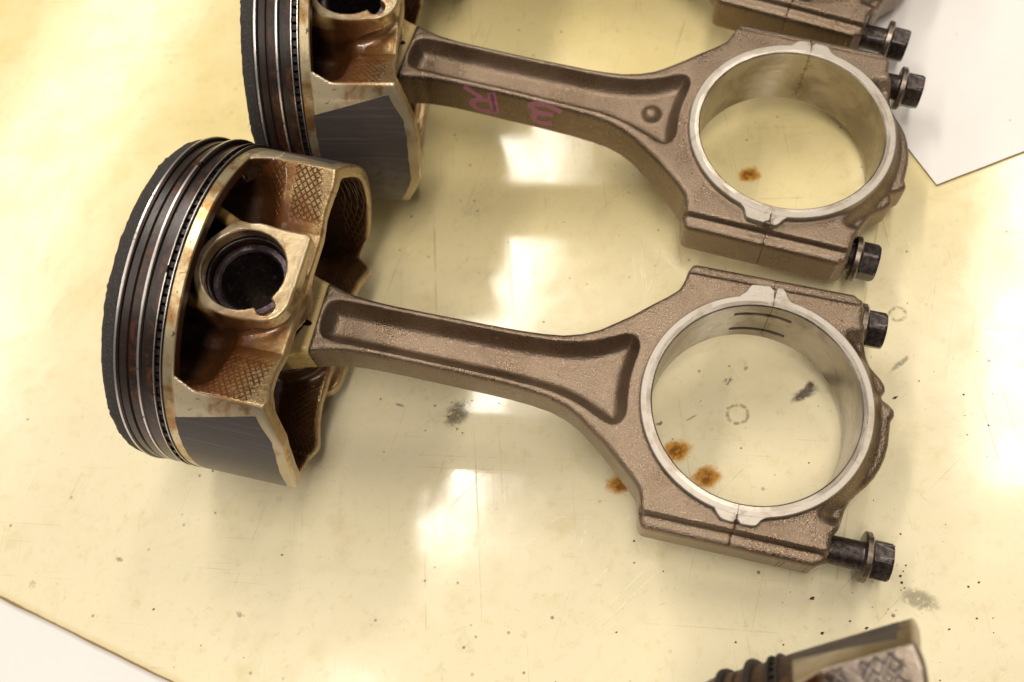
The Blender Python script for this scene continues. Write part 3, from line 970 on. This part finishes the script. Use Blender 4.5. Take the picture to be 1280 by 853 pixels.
def build_piston_parts():
    P = {}
    P['body'] = build_piston_mesh()
    P['body'].materials.append(M['piston'])
    g = 43.2

    def rim(X, R, th):
        lump = .6 * np.sin(th * 7 + 1) + .4 * np.sin(th * 13) + .35 * np.sin(th * 23 + 2) + .3 * np.sin(th * 51) + rng.normal(0, .45, th.shape) + .5 * (np.sin(th * 37 + 2 * np.sin(th * 5)) > .6)
        m = (R > 45.5) & (X < XC + 2.9)
        k = np.where(m, np.clip(1 - (X - XC) / 2.9, 0, 1), 0)
        return X - .20 * k * np.abs(lump), R + .13 * k * (lump - .3)
    prof = [(XC + .5, 0.0), (XC + .5, 10), (XC + .1, 38), (XC, 45.4), (XC + .25, 46.3), (XC + 1.0, 46.75), (XC + 2.0, 46.85), (XC + 3.9, 46.9), (XC + 3.95, g), (XC + 5.35, g), (XC + 5.4, 46.95),
            (XC + 7.3, 46.95), (XC + 7.6, 46.3), (XC + 7.9, 46.3), (XC + 8.2, 46.95), (XC + 10.15, 46.95), (XC + 10.2, g), (XC + 11.6, g), (XC + 11.65, 46.95), (XC + 14.75, 46.95), (XC + 14.8, g), (XC + 17.3, g),
            (XC + 17.35, 47.05), (XB - .25, 47.15), (XB, 46.9), (XB, 43.6), (XB - 2.0, 43.0), (-14.0, 42.2), (-16.5, 40.5), (-17.2, 38.0), (-17.2, 0.0)]
    P['belt'] = sharpen(lathe("ring_belt", prof, seg=288, closed=False, rfun=rim), 40)
    P['belt'].materials.append(M['belt'])

    def ring(name, xa, xb, ro, ri, gap_at, gap, ecc=0.0, edge=.18):
        def ex(X, R, th):
            return X, R + ecc * np.cos(th)
        w = xb - xa
        pr = [(xa, ri), (xb, ri), (xb, ro - edge - .12), (xb - .3 * w, ro - .05), (xa + .48 * w, ro), (xa + .12 * w, ro), (xa, ro - edge)]
        pr = pr[::-1]
        me = sharpen(lathe(name, pr, seg=240, closed=True, a0=gap_at + gap, a1=gap_at - gap + 2 * PI, rfun=ex), 30)
        wv = np.tile(np.array([.5, 1.0, 1.0, .0, 0, 0, 0], np.float32), len(me.vertices) // 7 + 1)[:len(me.vertices)]
        at = me.attributes.new("worn", 'FLOAT', 'POINT')
        at.data.foreach_set("value", wv)
        me.materials.append(M['ring'])
        return me
    P['ring1'] = ring("compression_ring", XC + 4.02, XC + 5.28, 47.75, 44.2, math.radians(205), .05, .35)
    P['ring2'] = ring("compression_ring", XC + 10.27, XC + 11.52, 47.75, 44.2, math.radians(60), .02, .75)
    P['rail1'] = ring("oil_rail", XC + 14.86, XC + 15.36, 47.6, 44.4, math.radians(100), .02, .3, .08)
    P['rail2'] = ring("oil_rail", XC + 16.74, XC + 17.24, 47.6, 44.4, math.radians(250), .02, .3, .08)
    # expander: a crimped band, built as real corrugations
    n = 130
    V, Fq = [], []
    for i in range(n):
        t0, t1 = (i + .18) / n * 2 * PI, (i + .82) / n * 2 * PI
        b = len(V)
        for xx in (XC + 15.38, XC + 16.72):
            for tt in (t0, t1):
                for rr in (45.2, 47.0 if i % 2 else 46.6):
                    V.append((xx, rr * math.cos(tt), rr * math.sin(tt)))
        Fq += [[b + k for k in q] for q in ((0, 1, 3, 2), (4, 6, 7, 5), (0, 4, 5, 1), (2, 3, 7, 6), (1, 5, 7, 3), (0, 2, 6, 4))]
    P['exp'] = mesh_np("oil_expander", V, Fq, smooth=False)
    P['exp'].materials.append(M['dark'])
    # dark grey coating printed on the thrust skirts

    def coating(sgn):
        zz = np.linspace(-27.0, 29.6, 90)
        rows = []
        for z in zz:
            q = abs(z)
            xa = -9.0 + max(0, q - 24.6) * 22.0 / 5.0
            xb = float(np.interp(z, [-30, -16, -6, 0, 4, 16.8, 23, 29.6], [9.5, 12.2, 15.5, 17.3, 17.5, 18.0, 17.6, 13.6]))
            if sgn > 0:
                xb = float(np.interp(z, [-30, -22, -8, 0, 16, 24, 29.6], [5.5, 9.5, 11.2, 12, 13.6, 13.4, 12.2]))
            xb += .07 * math.sin(z * 1.1) + rng.normal(0, .02)
            xa += .04 * math.sin(z * 1.3)
            xa = min(xa, xb - .02)
            rows.append((xa, xb, z))
        V, Fq = [], []
        m = 10
        for rr in (47.06, 47.17):
            for xa, xb, z in rows:
                for i in range(m):
                    V.append((xa + (xb - xa) * i / (m - 1), sgn * math.sqrt(rr * rr - z * z), z))
        N = len(rows) * m
        id_ = lambda l, a, b: l * N + a * m + b
        for a in range(len(rows) - 1):
            for b in range(m - 1):
                q = [id_(1, a, b), id_(1, a, b + 1), id_(1, a + 1, b + 1), id_(1, a + 1, b)]
                p = [id_(0, a, b), id_(0, a + 1, b), id_(0, a + 1, b + 1), id_(0, a, b + 1)]
                Fq += [q, p]
            for b, fl in ((0, 0), (m - 1, 1)):
                q = [id_(0, a, b), id_(1, a, b), id_(1, a + 1, b), id_(0, a + 1, b)]
                Fq.append(q[::-1] if fl else q)
        me = sharpen(mesh_np("skirt_coating", V, Fq), 50)
        me.materials.append(M['coat'])
        return me
    P['coat1'], P['coat2'] = coating(-1), coating(1)
    # snap rings in the pin bores (wire), about local Z
    for key, z in (('clip1', 29.4), ('clip2', -29.4)):
        V, Fq = [], []
        n, m = 72, 8
        for i in range(n + 1):
            t = math.radians(-30) + (2 * PI - .5) * i / n
            for j in range(m):
                u = 2 * PI * j / m
                rr = 11.15 + .62 * math.cos(u)
                V.append((rr * math.cos(t), rr * math.sin(t), z + .62 * math.sin(u)))
        for i in range(n):
            for j in range(m):
                Fq.append([i * m + j, (i + 1) * m + j, (i + 1) * m + (j + 1) % m, i * m + (j + 1) % m])
        P[key] = mesh_np("snap_ring", V, Fq)
        P[key].materials.append(M['dark'])
    # hollow wrist pin
    pr = [(-27.2, 8.9), (-26.6, 8.4), (26.6, 8.4), (27.2, 8.9), (27.2, 10.3), (26.5, 11.0), (-26.5, 11.0), (-27.2, 10.3)]
    me = lathe("wrist_pin", pr, seg=96)
    me.transform(Matrix.Rotation(PI / 2, 4, 'Y'))
    P['pin'] = sharpen(me, 25)
    P['pin'].materials.append(M['pin'])
    return P


PP = build_piston_parts()


# ------------------------------------------------------------------ bolts (axis = local X, seat at x = 0)
def build_bolt():
    # shank with a short run of real thread ridges
    pr = [(-30, 0.0), (-30, 3.3)]
    x = -29.5
    while x < -12.5:
        pr += [(x, 3.35), (x + .4, 3.85), (x + .6, 3.85)]
        x += 1.0
    pr += [(-11.6, 3.5), (-10.8, 3.8), (-.4, 3.95), (0.0, 4.2), (0.2, 0.0)]
    sh = sharpen(lathe("cap_bolt", pr, seg=40, closed=False), 40)
    sh.materials.append(M['oil_steel'])
    fl = sharpen(lathe("flange", [(0, 3.9), (0, 6.3), (.25, 6.75), (1.5, 6.75), (2.0, 6.2), (2.35, 5.2), (2.4, 3.9)][::-1], seg=64), 30)
    fl.materials.append(M['flange'])
    # hex head with chamfered corners
    n = 72
    prof = [(2.3, 1.0), (6.6, 1.0), (7.3, .90), (7.3, 0.0)]
    V, Fq = [], []
    for xx, s in prof:
        for i in range(n):
            t = 2 * PI * i / n
            a = (t + PI / 6) % (PI / 3) - PI / 6
            hexr = 5.0 / math.cos(a)
            rr = min(hexr, 5.62) * s if xx < 7 else min(hexr, 5.1) * (1 if s > 0 else 0)
            V.append((xx, rr * math.cos(t), rr * math.sin(t)))
    for k in range(len(prof) - 1):
        for i in range(n):
            j = (i + 1) % n
            Fq.append([k * n + i, k * n + j, (k + 1) * n + j, (k + 1) * n + i])
    hd = sharpen(mesh_np("hex_head", V, Fq), 20)
    hd.materials.append(M['oil_steel'])
    return sh, fl, hd


BOLT = build_bolt()


def rot(a, ax):
    return Matrix.Rotation(a, 4, ax)


def T(x, y, z):
    return Matrix.Translation((x * MM, y * MM, z * MM))


def add_piston(root, base, mats=None):
    """piston_body with its rings, coatings and clips under root"""
    b = link("piston_body", PP['body'], None, root, base)
    if mats:
        b.material_slots[0].link = 'OBJECT'
        b.material_slots[0].material = mats
    for nm, key in (("ring_belt", 'belt'), ("compression_ring", 'ring1'), ("compression_ring", 'ring2'), ("oil_rail", 'rail1'),
                    ("oil_rail", 'rail2'), ("oil_expander", 'exp'), ("skirt_coating", 'coat1'), ("skirt_coating", 'coat2'),
                    ("snap_ring", 'clip1'), ("snap_ring", 'clip2')):
        q = link(nm, PP[key], None, b, Matrix.Identity(4))
        if mats and key in ('ring1', 'ring2', 'rail1', 'rail2', 'belt'):
            q.material_slots[0].link = 'OBJECT'
            q.material_slots[0].material = M['ring_dark'] if key != 'belt' else M['lands_dark']  # darker rings and belt on the piston with its own material
    link("wrist_pin", PP['pin'], None, root, base)
    return b


def add_bolt(root, m, out, spin):
    s = link("cap_bolt", BOLT[0], None, root, m @ T(out, 0, 0) @ rot(spin, 'X'))
    link("flange", BOLT[1], None, s, Matrix.Identity(4))
    link("hex_head", BOLT[2], None, s, Matrix.Identity(4))


def assembly(name, label, x, y, z, head, tilt, roll, pist, bolts, flip):
    """piston, rod, cap and bolts; (x, y, z) = centre of the big end, head = direction from pin to big end"""
    Mw = T(x, y, z) @ rot(head, 'Z') @ rot(tilt, 'Y') @ rot(roll, 'X')
    pin = Mw @ Vector((-L * MM, 0, 0))
    root = bpy.data.objects.new(name, None)
    C.objects.link(root)
    root.empty_display_size = .02
    root.location = (pin.x, pin.y, 0)
    tag(root, label, "piston", "pistons with connecting rods on the sheet")
    inv = Matrix.Translation((-pin.x, -pin.y, 0))
    mr = inv @ Mw @ (rot(PI, 'X') if flip else Matrix.Identity(4))
    rod = link("connecting_rod", ROD, None, root, mr)
    cp = link("bearing_cap", CAP, None, root, mr)
    link("machined_seat", SEAT_BODY, None, rod, Matrix.Identity(4))
    link("machined_seat", SEAT_CAP, None, cp, Matrix.Identity(4))
    mp = inv @ Mw @ T(-L, 0, 0) @ rot(pist, 'Z')
    add_piston(root, mp)
    for (sy, out, spin) in bolts:
        add_bolt(root, inv @ Mw @ T(24.8, sy * 31.8, 0), out, spin)
    return root, rod, inv @ Mw


rad = math.radians
A, A_rod, _ = assembly("piston_and_rod", "whole piston and rod in front, grey skirt coating visible, lower cap bolt backed out",
                       51.01, 111.86, 19.0, rad(-35.68), rad(10.60), rad(6.05), rad(.26), ((1, 0.0, .3), (-1, 9.4, .25)), False)
B, B_rod, B_m = assembly("piston_and_rod", "piston and rod behind the front one, pink R and 3 written on its rod",
                         101.75, 186.88, 18.3, rad(-38.92), rad(10.98), rad(2.27), rad(14.88), ((1, 4.6, .55), (-1, 1.5, .1)), True)
CC, C_rod, _ = assembly("piston_and_rod", "rod big end cut off by the top edge, bolt backed out over the white card",
                        150.4, 258.0, 19.3, rad(-42.7), rad(11.0), rad(2.0), rad(5), ((1, 0.0, .2), (-1, 7.2, .6)), False)

# pink marker strokes on the near side of the second rod


def strokes(lines, width, rodobj, m):
    """flat marker strokes laid on the flank of the rod beam; points are (x, z) in the assembly's frame"""
    V, Fq = [], []
    for pts in lines:
        P = np.array(pts, float)
        D_ = np.gradient(P, axis=0)
        D_ /= np.linalg.norm(D_, axis=1)[:, None]
        N = np.stack([-D_[:, 1], D_[:, 0]], 1)
        b = len(V)
        for i, p in enumerate(P):
            for s in (-1, 1):
                q = p + N[i] * s * width / 2
                hw = float(np.interp(q[0], [-104, -94, -80, -66, -60], [8.2, 8.2, 8.3, 8.6, 9.0]))
                over = .035 * max(abs(q[1]) - 2, 0)
                for e in (.02, .07):
                    V.append((q[0], -(hw - over + e), q[1]))
        for i in range(len(P) - 1):
            a = b + i * 4
            c = a + 4
            Fq += [[a + 1, a + 3, c + 3, c + 1], [a, c, c + 2, a + 2], [a, a + 1, c + 1, c], [a + 2, c + 2, c + 3, a + 3]]
    me = mesh_np("marker_writing", V, Fq, smooth=False)
    me.materials.append(M['pink'])
    return link("marker_writing", me, None, rodobj, rot(PI, 'X') if rodobj is B_rod else None)


def dens(pts, n=7):
    P = np.array(pts, float)
    for _ in range(3):
        Qn = np.empty((2 * len(P), 2))
        Qn[0], Qn[-1] = P[0], P[-1]
        Qn[1:-1:2] = P[:-1] * .75 + P[1:] * .25
        Qn[2:-1:2] = P[:-1] * .25 + P[1:] * .75
        P = Qn
    return P


strokes([dens([(-101.6, 6.9), (-98.5, 4.6), (-95.0, 2.2)]), dens([(-92.4, 7.0), (-91.8, 3), (-91.2, -3.4)]), dens([(-92.9, 6.6), (-92.6, 2), (-92.2, -3.2)]),
         dens([(-91.8, 2.4), (-95.4, 2.4), (-99.2, .6), (-99.6, -2.2), (-97.4, -4.2), (-93.5, -3.8), (-91.6, -3.0)]),
         dens([(-69.6, 5.6), (-73.5, 7.0), (-77.5, 6.9), (-80.0, 5.2), (-79.0, 3.2), (-76, 2.4), (-72.2, 3.0)]),
         dens([(-75.0, 2.4), (-78.4, 1.4), (-79.0, -1.2), (-77.6, -3.2), (-74.4, -3.0), (-72.6, -1.6)])], 2.1, B_rod, B_m)

# ------------------------------------------------------------------ loose piston in the lower right corner
D = bpy.data.objects.new("piston", None)
C.objects.link(D)
D.location = (28.8 * MM, -4.1 * MM, 0)
tag(D, "loose blurred piston cut off by the lower right corner of the photo", "piston", "pistons with connecting rods on the sheet")
add_piston(D, T(0, 0, 51.4) @ rot(rad(-10.0), 'Z') @ rot(rad(-10.6), 'Y') @ rot(rad(-7.7), 'X'), M['piston_wide_shaded'])

# ------------------------------------------------------------------ crumbs of dirt scattered on the sheet
V, Fq = [], []
spots = [(68, 52, 9, 26), (60, 60, 30, 30), (110, 100, 25, 18), (-25, 160, 4, 10), (60, 120, 22, 14), (110, 130, 25, 14), (20, 170, 45, 26), (-60, 150, 40, 10), (70, 200, 18, 8),
         (-100, 170, 60, 10), (30, 90, 40, 16)]
for cx, cy, sg, n in spots:
    for _ in range(n):
        px, py = rng.normal(cx, sg), rng.normal(cy, sg)
        s = abs(rng.normal(0, .13)) + .09
        b = len(V)
        for (ux, uy, uz) in ((1, 0, 0), (-1, 0, 0), (0, 1, 0), (0, -1, 0), (0, 0, 1), (0, 0, -1)):
            j = 1 + rng.normal(0, .3)
            V.append((px + ux * s * j * 1.3, py + uy * s * j, max(0.0, s * .5 * (1 + uz * j))))
        Fq += [[b + i for i in f] for f in ((0, 2, 4), (2, 1, 4), (1, 3, 4), (3, 0, 4), (2, 0, 5), (1, 2, 5), (3, 1, 5), (0, 3, 5))]
cr = link("dirt_crumbs", mesh_np("dirt_crumbs", V, None, Fq, smooth=False), M['crumb'])
tag(cr, "tiny dark crumbs of carbon and dirt scattered on the yellow sheet", "dirt", kind="stuff")

sc.cycles.max_bounces = 8
sc.render.film_transparent = False
